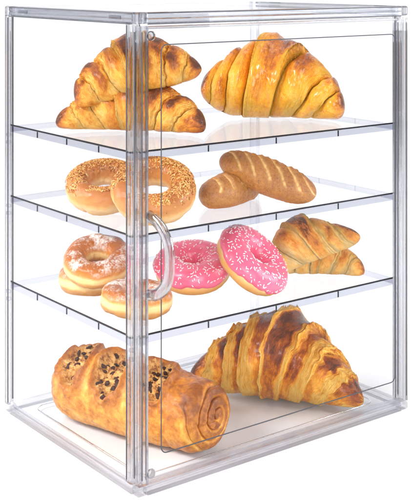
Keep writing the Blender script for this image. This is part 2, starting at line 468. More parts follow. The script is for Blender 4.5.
def croissant_mesh(name, Lg, Rr, bend=18, bL=(.14, .4, .64, .84), bR=(.14, .4, .64, .84), slL=.05, slR=.16, seed=1,
                   step=.13, skin=.5, pexp=1.9, pq=.8, tip=.16, asym=0.0, squash=.92, bakebase=.30, bakeamp=.42,
                   rag=1.0, center_dark=.15, tipdark=.25, blister=1.0, soft=False, lift=0.0, nT=420, nTh=180):
    t = np.sin(np.linspace(-1, 1, nT) * math.pi/2 * .985) / math.sin(math.pi/2*.985)
    t = .55*t + .45*np.linspace(-1, 1, nT)
    th = np.linspace(-math.pi, math.pi, nTh, endpoint=False)
    T, TH = np.meshgrid(t, th, indexing='ij')
    q = TH / (math.pi/2)
    s = slL + (slR - slL) * sst(-.2, .2, T)
    wv = .040*vnoise(T*4, q*1.3, 0, seed) + .010*rag*vnoise(T*9, q*7, 3, seed+1)
    Wp = T + s*(q - .7)*(1-sst(.78, 1.0, np.abs(T))) + wv
    nL, nR = [0] + list(bL) + [1.25], [0] + list(bR) + [1.25]
    U = np.zeros_like(T); idx = np.zeros_like(T)
    for sgn, bs in ((-1, nL), (1, nR)):
        a = Wp*sgn
        for i in range(len(bs)-1):
            mk = (a >= bs[i]) & (a < bs[i+1])
            U[mk] = ((a - bs[i])/(bs[i+1]-bs[i]))[mk]; idx[mk] = i*sgn if i else 0
    two = lambda p: p if isinstance(p, tuple) else (p, p)
    def shape(tt):
        sd = sst(-.12, .12, tt); mixlr = lambda p: two(p)[0]*(1-sd) + two(p)[1]*sd
        at = np.abs(tt - asym*(1-tt*tt)); tp = mixlr(tip)
        return tp + (1-tp)*np.clip(1 - at**mixlr(pexp), 0, 1)**mixlr(pq)
    base = shape(T)
    liftv = np.where(t < 0, two(lift)[0], two(lift)[1])*np.abs(t)**2.2
    base = base * np.clip(1-np.abs(T)**14, 0, 1)**.5
    jit = vnoise(idx*3.3+.5, .5, seed*1.7, seed)
    cen = (np.abs(idx) < .5)
    if soft:
        saw = np.where(cen, .45*(1-(1-U)**0*0) + .25*U**2, .75*np.sin(math.pi*np.clip(U, 0, 1)**.75)**.8 + .35*U - .45)
    else:
        saw = np.where(cen, U**2*.8 + .1, U**1.1*1.1 - .45)
    # the edge of each wrap rounds over just before it drops
    saw = saw - .55*sst(.93, 1.0, U)*np.where(cen, .8, 1)
    rel = 1 + step*saw*(1 + .25*jit) + .03*jit
    # layers of the cut edge
    sk = skin*(1 + .25*jit)
    lam = sst(sk-.10, sk+.16, U + .10*vnoise(T*14, q*6, 1, seed+5))
    lamc = sst(.55, .8, U)
    lam = np.where(cen, lamc, lam)
    if soft:
        ed = sst(.42, .95, U + .15*vnoise(T*9, q*3, 1, seed+5)); ei = 1-sst(.0, .28, U + .12*vnoise(T*9, q*3, 6, seed+6))
        lam = np.where(cen, ed*.8, np.maximum(ed*.85, ei*.75))
    layer = np.sin(U*26 + 3*vnoise(T*6, q*4, 2, seed+2))*.5 + vnoise(Wp*60, q*2.5, 0, seed+3)
    honey = fbm(T*Lg/9, q*Rr/9, 0, seed+7, 3)
    disp = lam*((.95 if soft else .6)*layer + .45*honey)*rag + (1-lam)*blister*(.7*fbm(T*Lg/22, q*Rr/16, 0, seed+9, 3))
    disp = disp + 1.2*fbm(T*Lg/45, q*Rr/30, 0, seed+11, 2)
    # a torn flap edge at each wrap
    lip = np.exp(-((U-.95)/.035)**2)*(.9 + .9*vnoise(T*11, q*9, 4, seed+12))*rag
    calm = 1 - .75*sst(1.0, 1.5, np.abs(q))
    rel = 1 + (rel-1)*(1 - .6*sst(1.0, 1.6, np.abs(q)))
    disp, lip = disp*calm, lip*calm
    r = Rr*base*rel + (disp + lip)*np.clip(base*1.4, .2, 1)*(Rr/40)**.5
    ry = r*1.02; rz = r*squash
    cz = Rr*squash*shape(t)*.92 + liftv
    cyy = -bend*np.abs(t)**1.8
    X = Lg/2*T
    Yv = cyy[:, None] - np.sin(TH)*ry
    Zv = cz[:, None] + np.cos(TH)*rz
    fl = 1.5 + .8*vnoise(T*8, q*5, 0, seed+20)
    Zs = np.where(Zv < fl+5, fl + 5*np.exp((np.minimum(Zv, fl+5)-fl-5)/5) - 0.0, Zv)
    Zv = np.maximum(Zs, .4)
    # browning: skin dark, cut layers pale, tips and crown darker, underside of the sides paler
    up = np.cos(TH)
    bake = bakebase + bakeamp*(1-lam)*(1 - .55*sst(.55, 1.5, np.abs(q)))*(.75 + .35*vnoise(T*4, q*2, 7, seed+30)) - .10*lam*sst(.4, 1, np.abs(q)) \
         + .10*np.clip(up, 0, 1) + tipdark*sst(.80, .98, np.abs(T)) + np.where(cen, center_dark*(1-lamc*.7), 0) \
         + .16*np.exp(-((U-.97)/.03)**2) + .10*sst(.6, 1.0, -up) - .16*np.exp(-((U-.02)/.03)**2)*(~cen)
    V = np.stack([X, Yv, Zv], -1).reshape(-1, 3)
    F = grid_faces(nT, nTh, True, False, flip=False).tolist()
    V = np.vstack([V, [[X[0, 0], cyy[0], cz[0]], [X[-1, 0], cyy[-1], cz[-1]]]])
    n = nT*nTh
    F += [[n, (j+1) % nTh, j] for j in range(nTh)][::1]
    F += [[n+1, (nT-1)*nTh+j, (nT-1)*nTh+(j+1) % nTh] for j in range(nTh)]
    F = [f[::-1] for f in F]
    ap = lambda a: np.append(a.ravel(), [a.ravel()[0], a.ravel()[-1]])
    wr = np.stack([ap(Wp), ap(q + idx*.37), np.full(n+2, seed*1.0)], -1)
    return mesh_from(name, V, F, True, {"bake": ap(bake), "lamella": ap(lam), "wrap": wr})

ST_gold = [(0.0, (.95, .64, .20)), (.28, (.92, .48, .080)), (.52, (.70, .255, .024)), (.76, (.38, .095, .011)), (1.0, (.10, .024, .007))]
ST_amber = [(0.0, (.96, .62, .11)), (.28, (.93, .46, .030)), (.54, (.80, .29, .013)), (.78, (.46, .115, .009)), (1.0, (.14, .035, .007))]
ST_big = [(0.0, (.97, .62, .16)), (.28, (.95, .455, .048)), (.52, (.68, .215, .016)), (.76, (.29, .060, .008)), (1.0, (.085, .019, .006))]
ST_pale = [(0.0, (.98, .72, .33)), (.34, (.98, .57, .15)), (.64, (.78, .30, .040)), (.88, (.46, .125, .018)), (1.0, (.11, .03, .01))]

M_cA = mat_croissant("golden_croissant_crust", ST_gold, line=.55)
M_cC = mat_croissant("glazed_croissant_crust", ST_amber, gloss=.26, coat=.6, grain=1.6)
M_cBig = mat_croissant("dark_croissant_crust", ST_big, gloss=.30, coat=.2, line=.75, cells=.22)
M_cT = mat_croissant("pale_croissant_crust", ST_pale, gloss=.38, coat=.1)

G_st = "croissants in the display case"
o = obj("croissant", croissant_mesh("croissant", 175, 33, 26, (.22, .50, .76), (.12, .46, .72), -.16, .18, seed=11, bakebase=.12, bakeamp=.88, rag=1.5, pexp=(1.25, 1.25), pq=.85, tip=(.30, .36), lift=(2, 1), squash=.98, center_dark=.0, soft=True, step=.32, tipdark=.34), M_cA,
        label="golden croissant lying flat on the top shelf under another croissant", cat="croissant", group=G_st)
place(o, -80, 1306, 344.5, yaw=-12)
o = obj("croissant", croissant_mesh("croissant", 148, 38, 22, (.14, .46, .76), (.2, .5, .78), -.22, .12, seed=23, bakebase=.10, bakeamp=.88, rag=1.5, pexp=(1.35, 1.2), pq=.88, tip=(.46, .20), lift=(0, 8), squash=.95, asym=.06, center_dark=.02, soft=True, step=.32, tipdark=.3), M_cA,
        label="golden croissant resting tilted on another on the top shelf, behind the corner post", cat="croissant", group=G_st)
place(o, -71, 1304, 387, yaw=-4, roll=14)
o = obj("croissant", croissant_mesh("croissant", 178, 49, 34, (.30, .58, .80), (.16, .64, .86), .12, .34, seed=35, bakebase=.12, bakeamp=.66, pexp=(2.0, 1.75), pq=(1.0, .9), tip=(.30, .36), lift=(24, 2), asym=-.04, squash=.98, center_dark=.0, blister=2.6, step=.44, soft=True, tipdark=.3), M_cC,
        label="plump glazed amber croissant alone at the right of the top shelf", cat="croissant", group=G_st)
place(o, 87, 1432, 344.5, yaw=-8)
o = obj("croissant", croissant_mesh("croissant", 112, 25, 16, (.16, .48, .78), (.10, .42, .72), .05, .22, seed=47, bakebase=.10, bakeamp=.72, pexp=1.5, pq=.85, tip=(.3, .34), lift=2, soft=True, step=.22, rag=1.4, nT=300, nTh=130), M_cT,
        label="small croissant lying flat beneath another on the third shelf", cat="croissant", group=G_st)
place(o, 139, 1396, 156.5, yaw=-6)
o = obj("croissant", croissant_mesh("croissant", 116, 31, 14, (.16, .62), (.26, .66), -.40, -.22, seed=58, bakebase=.06, bakeamp=.82, pexp=(2.2, 1.25), pq=.88, tip=(.36, .2), asym=-.1, lift=(0, 8), step=.24, soft=True, rag=1.4, nT=300, nTh=130), M_cT,
        label="small croissant propped at a slant over another beside pink donuts", cat="croissant", group=G_st)
place(o, 136, 1372, 180, yaw=-5, roll=20)
o = obj("croissant", croissant_mesh("croissant", 216, 53, 26, (.10, .36, .58, .80), (.22, .52, .78), .04, .26, seed=63, bakebase=.10, bakeamp=.80, pexp=(1.5, 1.5), pq=.92, tip=(.2, .22), lift=(12, 2), squash=1.0, step=.22, skin=.36, center_dark=.16, rag=2.1, nT=560, nTh=230), M_cBig,
        label="large flaky brown banded croissant on the case floor beside the raisin loaf", cat="croissant", group=G_st)
place(o, 92, 1402, 6.5, yaw=-17)

# ------------------------------------------------------------------ rings: sugared donuts, bagels, iced donuts
def ring_mesh(name, Ro, mr, mz, seed, lump=.6, twist=0.0, sq=2.3, nU=220, nV=96, seam=None, flat=.25):
    u = np.linspace(0, 2*math.pi, nU, endpoint=False); v = np.linspace(0, 2*math.pi, nV, endpoint=False)
    U, V = np.meshgrid(u, v, indexing='ij')
    c, s = np.cos(V), np.sin(V)
    c2 = np.sign(c)*np.abs(c)**(2/sq); s2 = np.sign(s)*np.abs(s)**(2/sq)
    cu, su = np.cos(U), np.sin(U)
    k = 1 + .05*vnoise(cu*1.5, su*1.5, 0, seed) + (.0 if seam is None else 0)
    a, bz = mr*k, mz*(1 + .05*vnoise(cu*1.7, su*1.7, 4, seed+2))
    d = lump*fbm(cu*2.6+c*.8, su*2.6, s*1.6, seed+3, 4)
    if seam is not None:
        dU = (U - seam + math.pi) % (2*math.pi) - math.pi + .35*s
        a = a*(1 + .13*sst(.0, .5, dU)*(1-sst(.5, 1.4, dU)) - .12*np.exp(-(dU/.06)**2))
        bz = bz*(1 + .10*sst(.0, .4, dU)*(1-sst(.4, 1.4, dU)) - .10*np.exp(-(dU/.06)**2))
    rad = (Ro - mr) + a*c2 + d*c2
    z = bz*s2 + d*s2
    z = np.where(z < -mz*(1-flat), -mz*(1-flat) + (z + mz*(1-flat))*.25, z)
    P = np.stack([rad*cu, rad*su, z], -1).reshape(-1, 3)
    F = grid_faces(nU, nV, True, True, flip=True)
    hgt = (z/mz).ravel()
    ringv = np.stack([(c2).ravel(), hgt, U.ravel()], -1)
    F = F[:, ::-1]
    return mesh_from(name, P, F, True, {"height": hgt, "ringpos": ringv}), lambda uu, vv: None

def mat_sugar_donut():
    m, nt, out = new_mat("sugared_donut_crust")
    h = attr(nt, "height"); tc = N(nt, 'ShaderNodeTexCoord').outputs['Object']
    blotch = noise(nt, tc, 45, 4, .6); fine = noise(nt, tc, 500, 4, .7); grain = noise(nt, tc, 1500, 2, .7)
    hh = math_node(nt, 'MULTIPLY_ADD', math_node(nt, 'SUBTRACT', blotch, .5), .42, h)
    hh = math_node(nt, 'MULTIPLY_ADD', hh, .5, .5, clamp=True)
    c = ramp(nt, hh, [(0.0, (.40, .15, .03)), (.30, (.58, .26, .055)), (.42, (.84, .58, .24)), (.56, (.88, .64, .28)), (.68, (.62, .235, .032)), (.86, (.46, .135, .013)), (1.0, (.38, .10, .010))])
    patch = noise(nt, tc, 60, 3, .6)
    pm = math_node(nt, 'MULTIPLY_ADD', patch, 3.6, -1.72)
    pm = math_node(nt, 'ADD', pm, math_node(nt, 'MULTIPLY', math_node(nt, 'SUBTRACT', fine, .5), 2.4))
    top = N(nt, 'ShaderNodeMapRange'); top.inputs[1].default_value = .25; top.inputs[2].default_value = .9; L(nt, h, top.inputs[0])
    pm = math_node(nt, 'MULTIPLY', pm, top.outputs[0], clamp=True)
    c = mixc(nt, math_node(nt, 'MULTIPLY', pm, .95), c, (.95, .93, .90))
    hb = math_node(nt, 'MULTIPLY_ADD', pm, 1.0, math_node(nt, 'MULTIPLY', grain, .25))
    b = bump(nt, math_node(nt, 'MULTIPLY_ADD', fine, .2, hb), .5, .7)
    r = math_node(nt, 'MULTIPLY_ADD', pm, .45, .36)
    principled(nt, out, c, r, .38, 0.06, .2, b, sss=.08)
    return m
M_sd = mat_sugar_donut()
G_sd = "sugared ring donuts on the third shelf"
def sugar_donut(seed, label, Ro, *pl, **kw):
    me, _ = ring_mesh("sugared_donut", Ro, Ro*.345, 14.5, seed, .9, flat=.2)
    return place(obj("sugared_donut", me, M_sd, label=label, cat="donut", group=G_sd), *pl, **kw)
sugar_donut(3, "sugared donut lying flat beneath a tilted sugared donut", 39, -133, 1330, 156.3+12.2, yaw=20)
sugar_donut(5, "powdered ring donut tilted on top of another by the side panel", 40.5, -124.5, 1309, 194, yaw=0, pitch=22)
sugar_donut(8, "sugared donut in front, half hidden behind the corner post and handle", 39.5, -76, 1243, 156.3+13.2, yaw=70, pitch=4)

# ---- bagels
def mat_bagel():
    m, nt, out = new_mat("bagel_crust")
    h = attr(nt, "height"); tc = N(nt, 'ShaderNodeTexCoord').outputs['Object']
    blotch = noise(nt, tc, 40, 5, .6); fine = noise(nt, tc, 600, 4, .7); mid = noise(nt, tc, 140, 4, .6)
    hh = math_node(nt, 'MULTIPLY_ADD', math_node(nt, 'SUBTRACT', blotch, .5), .7, h)
    hh = math_node(nt, 'MULTIPLY_ADD', math_node(nt, 'SUBTRACT', mid, .5), .35, hh)
    hh = math_node(nt, 'MULTIPLY_ADD', hh, .5, .5, clamp=True)
    c = ramp(nt, hh, [(0.0, (.58, .33, .12)), (.35, (.74, .50, .24)), (.47, (.70, .39, .125)), (.57, (.60, .255, .062)), (1.0, (.40, .13, .026))])
    b = bump(nt, math_node(nt, 'MULTIPLY_ADD', mid, .8, math_node(nt, 'MULTIPLY', fine, .3)), .4, .8)
    principled(nt, out, c, .42, .4, .1, .2, b, sss=.12)
    return m
def mat_shreds():
    m, nt, out = new_mat("toasted_shreds")
    a = attr(nt, "tone"); tc = N(nt, 'ShaderNodeTexCoord').outputs['Object']
    n = noise(nt, tc, 400, 3, .6)
    v = math_node(nt, 'MULTIPLY_ADD', math_node(nt, 'SUBTRACT', n, .5), .5, a, clamp=True)
    c = ramp(nt, v, [(0.0, (.86, .62, .26)), (.28, (.76, .42, .12)), (.6, (.62, .245, .050)), (1.0, (.36, .11, .022))])
    principled(nt, out, c, .45, .4, .1, .2, None, sss=.1)
    return m
M_bg, M_shred = mat_bagel(), mat_shreds()
G_bg = "cheese topped bagels on the second shelf"
def torus_pt(Ro, mr, mz, u, v, off=0.0):
    c, s = math.cos(v), math.sin(v)
    n = Vector((c*math.cos(u)/mr, c*math.sin(u)/mr, s/mz)).normalized()
    p = Vector(((Ro-mr+mr*c)*math.cos(u), (Ro-mr+mr*c)*math.sin(u), mz*s))
    tu = Vector((-math.sin(u), math.cos(u), 0))
    return p + n*off, n, tu
def bagel(seed, label, Ro, mr, mz, seam, bare, *pl, **kw):
    rnd = random.Random(seed)
    me, _ = ring_mesh("bagel", Ro, mr, mz, seed, 1.0, sq=2.1, seam=seam, flat=.12)
    o = obj("bagel", me, M_bg, label=label, cat="bagel", group=G_bg)
    b = MB(); tone = []
    for k in range(1800):
        u = rnd.uniform(0, 2*math.pi); v = rnd.gauss(1.35, .55)
        if v < .35 or v > 2.6: continue
        dd = (u - seam + math.pi) % (2*math.pi) - math.pi
        if 0 < dd < bare and v < 1.0 + dd*.3: continue
        ln = rnd.uniform(1.2, 3.2)*(1.9 if rnd.random() < .22 else 1); a = rnd.uniform(0, math.pi); cur = rnd.uniform(-.6, .6)
        pts = []
        for i in range(5):
            f = (i/4-.5)*ln
            du = f*math.cos(a+cur*f/ln)/(Ro-mr); dv = f*math.sin(a+cur*f/ln)/mr
            p, n, tu = torus_pt(Ro, mr, mz, u+du, v+dv, rnd.uniform(.1, .7) + .4*(1 - abs(f)/ln))
            pts.append(p)
        n0 = b.n
        b.tube(pts, rnd.uniform(.35, .8), rnd.uniform(.3, .6), n=5, up=n)
        tone += [min(1, max(0, rnd.gauss(.52, .27)))]*(b.n-n0)
    sm = mesh_from("cheese_topping", np.vstack(b.V), b.F, True, {"tone": np.array(tone)})
    obj("cheese_topping", sm, M_shred, o, kind="stuff")
    return place(o, *pl, **kw)
bagel(14, "cheese topped bagel lying near the side panel behind the other bagel", 44, 13, 15.5, 4.0, 1.3, -116, 1296, 259.3+23.5, yaw=0, pitch=21)
bagel(19, "cheese topped bagel leaning forward behind the corner post and handle top", 47, 14.5, 16.5, 3.5, .9, -57, 1246, 259.3+28.5, yaw=0, pitch=29)

# ---- pink iced donuts
def mat_dough():
    m, nt, out = new_mat("fried_dough")
    h = attr(nt, "height"); tc = N(nt, 'ShaderNodeTexCoord').outputs['Object']
    blotch = noise(nt, tc, 50, 4, .6); fine = noise(nt, tc, 500, 4, .7)
    hh = math_node(nt, 'MULTIPLY_ADD', math_node(nt, 'SUBTRACT', blotch, .5), .4, h)
    hh = math_node(nt, 'MULTIPLY_ADD', hh, .5, .5, clamp=True)
    c = ramp(nt, hh, [(0.0, (.58, .26, .06)), (.3, (.72, .36, .10)), (.5, (.84, .54, .22)), (.62, (.88, .62, .30)), (1.0, (.6, .28, .06))])
    principled(nt, out, c, .42, .4, .1, .2, bump(nt, fine, .25, .5), sss=.15)
    return m
def mat_icing():
    m, nt, out = new_mat("pink_icing")
    tc = N(nt, 'ShaderNodeTexCoord').outputs['Object']
    n = noise(nt, tc, 35, 3, .5); f = noise(nt, tc, 160, 3, .6)
    c = ramp(nt, n, [(.3, (.80, .115, .215)), (.7, (.86, .155, .265))])
    principled(nt, out, c, .34, .5, .15, .15, bump(nt, math_node(nt, 'MULTIPLY_ADD', f, .35, n), .35, 1.2), sss=.2, sssr=(3, 1.2, 1.2))
    return m
m, nt, out = new_mat("sugar_sprinkle"); principled(nt, out, (.90, .80, .80), .4, .45, 0, .1, None, sss=.15, sssr=(1, .8, .8)); M_spr = m
M_dough, M_ice = mat_dough(), mat_icing()
def capsule(ln, r):
    b = MB(); pts = [(x, 0, 0) for x in (-ln/2, -ln/2+r*.3, -ln/2+r, ln/2-r, ln/2-r*.3, ln/2)]
    n = 8; rr = [.25, .72, 1, 1, .72, .25]
    V = [(p[0], r*k*math.cos(2*math.pi*j/n), r*k*math.sin(2*math.pi*j/n)) for p, k in zip(pts, rr) for j in range(n)]
    F = grid_faces(6, n).tolist() + [list(range(n))[::-1], list(range(5*n, 6*n))]
    return mesh_from("sprinkle", V, [f[::-1] if len(f) == 4 else f for f in F], True)
SPR = [capsule(l, r) for l, r in ((2.9, .58), (3.5, .55), (2.3, .62))]
for s_ in SPR: s_.materials.append(M_spr)
G_pk = "pink iced donuts on the third shelf"
def pink_donut(seed, label, Ro, mr, mz, view, nspr, *pl, **kw):
    rnd = random.Random(seed)
    me, _ = ring_mesh("iced_donut", Ro, mr, mz, seed, .5, sq=2.3, flat=.15)
    o = obj("iced_donut", me, M_dough, label=label, cat="donut", group=G_pk)
    nU, nV = 240, 60
    u = np.linspace(0, 2*math.pi, nU, endpoint=False); w = np.linspace(0, 1, nV)
    Ug, Wg = np.meshgrid(u, w, indexing='ij')
    edge = -.12 + .13*vnoise(np.cos(Ug)*2.4, np.sin(Ug)*2.4, 0, seed+5) + .06*vnoise(np.cos(Ug)*7, np.sin(Ug)*7, 0, seed+6)
    vin = math.pi + .25 + .15*vnoise(np.cos(Ug)*2, np.sin(Ug)*2, 3, seed)
    Vg = edge + (vin-edge)*Wg
    rim = np.minimum(Wg, 1-Wg)
    off = -1.6 + 3.6*np.clip(rim/.06, 0, 1)**.5 + .5*sst(.02, .1, rim)*(1-sst(.1, .22, rim))
    c, s = np.cos(Vg), np.sin(Vg); sq = 2.3
    c2 = np.sign(c)*np.abs(c)**(2/sq); s2 = np.sign(s)*np.abs(s)**(2/sq)
    off = off + .5*vnoise(np.cos(Ug)*4, np.sin(Ug)*4, Vg*2, seed+8)
    rad = (Ro-mr) + (mr+off)*c2; z = (mz+off)*s2
    P = np.stack([rad*np.cos(Ug), rad*np.sin(Ug), z], -1).reshape(-1, 3)
    ic = obj("icing", mesh_from("icing", P, grid_faces(nU, nV, False, True), True), M_ice, o)
    spots = []
    tries = 0
    while len(spots) < nspr and tries < 9000:
        tries += 1
        uu = rnd.uniform(0, 2*math.pi); vv = rnd.uniform(.12, math.pi-.15)
        if rnd.random() > (Ro-mr+mr*math.cos(vv))/Ro: continue
        cs, sn = math.cos(vv), math.sin(vv)
        c2, s2 = math.copysign(abs(cs)**(2/sq), cs), math.copysign(abs(sn)**(2/sq), sn)
        rr = (Ro-mr)+(mr+2.3)*c2
        p = Vector((rr*math.cos(uu), rr*math.sin(uu), (mz+2.3)*s2))
        if any((p-q[0]).length < 2.0 for q in spots): continue
        n = Vector((cs*math.cos(uu), cs*math.sin(uu), sn)).normalized()
        spots.append((p, n, rnd.uniform(0, math.pi), rnd.randrange(3)))
    place(o, *pl, **kw)
    R3 = o.rotation_quaternion.to_matrix()
    tocam = (Vector((0, 0, .525)) - o.location).normalized()
    spots.sort(key=lambda q: -(R3 @ q[1]).dot(tocam))
    rest = MB()
    for k, (p, n, a, ty) in enumerate(spots):
        t1 = n.orthogonal().normalized(); t2 = n.cross(t1)
        ax = t1*math.cos(a) + t2*math.sin(a)
        Mx = Matrix((ax, n.cross(ax), n)).transposed()
        if k < 100:
            so = obj("sprinkle", SPR[ty], None, ic)
            so.rotation_mode = 'QUATERNION'; so.rotation_quaternion = Mx.to_quaternion(); so.location = p*S
        else:
            me2 = SPR[ty]
            V = [Mx @ (v.co/S) + p for v in me2.vertices]
            rest.add([tuple(v) for v in V], [list(f.vertices) for f in me2.polygons])
    if rest.n:
        obj("sprinkles", rest.mesh("sprinkles", True), M_spr, ic, kind="stuff")
    return o
pink_donut(31, "pink iced sprinkled donut lying flatter, partly behind its twin", 45, 16, 16, None, 340, -15, 1342, 156.3+21.5, yaw=0, pitch=15)
pink_donut(37, "pink iced sprinkled donut leaning steeply on another pink donut", 45, 16, 15.5, None, 340, 53, 1300, 156.3+40, yaw=12, pitch=30, roll=-32)

# ------------------------------------------------------------------ bran rolls
def mat_roll():
    m, nt, out = new_mat("bran_roll_crust")
    sl = attr(nt, "slash"); h = attr(nt, "height"); tc = N(nt, 'ShaderNodeTexCoord').outputs['Object']
    blotch = noise(nt, tc, 45, 4, .6); fine = noise(nt, tc, 900, 3, .7); mid = noise(nt, tc, 350, 4, .7)
    v = math_node(nt, 'MULTIPLY_ADD', math_node(nt, 'SUBTRACT', blotch, .5), .6, .5)
    v = math_node(nt, 'MULTIPLY_ADD', h, .12, v)
    v = math_node(nt, 'MULTIPLY_ADD', math_node(nt, 'SUBTRACT', mid, .5), .9, v, clamp=True)
    c = ramp(nt, v, [(0.0, (.68, .34, .085)), (.4, (.46, .185, .030)), (.75, (.30, .098, .016)), (1.0, (.15, .05, .014))])
    vo = N(nt, 'ShaderNodeTexVoronoi'); vo.inputs['Scale'].default_value = 420; L(nt, tc, vo.inputs['Vector'])
    sp = math_node(nt, 'LESS_THAN', vo.outputs['Distance'], .22)
    sp = math_node(nt, 'MULTIPLY', sp, math_node(nt, 'GREATER_THAN', mid, .47))
    c = mixc(nt, math_node(nt, 'MULTIPLY', sp, .8), c, (.07, .028, .012))
    c2 = ramp(nt, mid, [(.3, (.92, .60, .24)), (.7, (.78, .44, .13))])
    c = mixc(nt, sl, c, c2)
    b = bump(nt, math_node(nt, 'MULTIPLY_ADD', mid, .7, math_node(nt, 'MULTIPLY', fine, .7)), .7, .9)
    principled(nt, out, c, math_node(nt, 'MULTIPLY_ADD', mid, .3, .24), .45, .15, .25, b, sss=.08)
    return m
M_roll = mat_roll()
def roll_mesh(name, Lg, Rw, Rh, seed, slashes, slant=.5, sgn=1, curve=0, nT=260, nTh=140):
    t = np.sin(np.linspace(-1, 1, nT)*math.pi/2)
    th = np.linspace(-math.pi, math.pi, nTh, endpoint=False)
    T, TH = np.meshgrid(t, th, indexing='ij')
    pr = np.clip(1-np.abs(T)**2.9, 0, 1)**.5
    sl = np.zeros_like(T); rim = np.zeros_like(T)
    for tc, wd in slashes:
        ph = TH - .25
        d = (T - tc - sgn*slant*np.sin(ph)*.38)/wd + .25*vnoise(TH*3, T*5, 0, seed)
        ext = 1-sst(.75, 1.05, np.abs(ph))
        prof = np.exp(-(d)**2)*ext
        sl = np.maximum(sl, np.exp(-(d/.8)**2)*ext*(.8+.35*vnoise(TH*5, T*30, 1, seed+8)))
        rim = rim + ext*np.exp(-((np.abs(d)-1.5)/.5)**2)*1.0 - prof*2.8 + ext*1.2*np.exp(-(d/.5)**2)
    d2 = .8*fbm(T*Lg/28, TH*1.6, 0, seed+1, 4) + .25*vnoise(T*Lg/2.0, TH*9, 0, seed+2)
    ry, rz = Rw*pr + (d2+rim)*pr, Rh*pr + (d2+rim)*pr
    Y = -np.sin(TH)*ry - curve*T**2; Z = np.cos(TH)*rz
    zb = -Rh*.72
    Z = np.where(Z < zb, zb + (Z-zb)*.25, Z)
    V = np.stack([Lg/2*T, Y, Z], -1).reshape(-1, 3)
    F = grid_faces(nT, nTh)[:, ::-1]
    return mesh_from(name, V, F, True, {"slash": np.clip(sl, 0, 1).ravel(), "height": np.cos(TH).ravel()})
G_rl = "bran rolls on the second shelf"
sla = [(-.74, .046), (-.44, .05), (-.13, .052), (.18, .052), (.49, .05), (.78, .044)]
o = obj("bread_roll", roll_mesh("bread_roll", 120, 24, 20, 71, sla, .85), M_roll, label="slashed brown bread roll leaning across another roll", cat="bread roll", group=G_rl)
place(o, 72, 1320, 289, yaw=-20, pitch=14, roll=-19)
o = obj("bread_roll", roll_mesh("bread_roll", 118, 24, 20, 77, [(-.66, .046), (-.34, .05), (.0, .05), (.4, .05)], -.55), M_roll, label="slashed brown bread roll lying flat beneath the leaning one", cat="bread roll", group=G_rl)
place(o, 30, 1322, 259.3+15, yaw=60)

# ------------------------------------------------------------------ raisin loaf
def mat_loaf():
    m, nt, out = new_mat("raisin_loaf_crust")
    op = attr(nt, "opening"); bk = attr(nt, "bake"); tc = N(nt, 'ShaderNodeTexCoord').outputs['Object']
    w = attr(nt, "wrap", 'Vector')
    blotch = noise(nt, tc, 32, 5, .6); mid = noise(nt, tc, 130, 5, .65); fine = noise(nt, tc, 600, 3, .7)
    v = math_node(nt, 'MULTIPLY_ADD', math_node(nt, 'SUBTRACT', blotch, .5), .6, bk)
    scr = noise(nt, tc, 300, 6, .75, .5)
    v = math_node(nt, 'MULTIPLY_ADD', math_node(nt, 'SUBTRACT', scr, .5), .55, v)
    v = math_node(nt, 'MULTIPLY_ADD', math_node(nt, 'SUBTRACT', mid, .5), .6, v, clamp=True)
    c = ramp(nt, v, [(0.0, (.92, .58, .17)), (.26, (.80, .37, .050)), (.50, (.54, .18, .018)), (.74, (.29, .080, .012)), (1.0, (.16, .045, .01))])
    f = ramp(nt, math_node(nt, 'MULTIPLY_ADD', fine, .4, math_node(nt, 'MULTIPLY', mid, .75)), [(.40, (.07, .02, .010)), (.50, (.36, .13, .03)), (.58, (.74, .38, .10)), (.75, (.88, .60, .24))])
    c = mixc(nt, op, c, f)
    hb = math_node(nt, 'MULTIPLY_ADD', mid, math_node(nt, 'MULTIPLY_ADD', op, 3.0, .5), math_node(nt, 'MULTIPLY', fine, .25))
    hb = math_node(nt, 'MULTIPLY_ADD', scr, .5, hb)
    b = bump(nt, hb, .65, 1.2)
    principled(nt, out, c, math_node(nt, 'MULTIPLY_ADD', mid, .40, .22), .40, math_node(nt, 'MULTIPLY', math_node(nt, 'SUBTRACT', 1.0, op), .07), .2, b, sss=.06)
    return m
def mat_raisin():
    m, nt, out = new_mat("raisin_skin")
    tc = N(nt, 'ShaderNodeTexCoord').outputs['Object']
    n = noise(nt, tc, 500, 4, .6)
    c = ramp(nt, n, [(.3, (.012, .004, .003)), (.7, (.085, .026, .013))])
    principled(nt, out, c, .42, .22, 0, .2, bump(nt, n, .8, 1.0)); return m
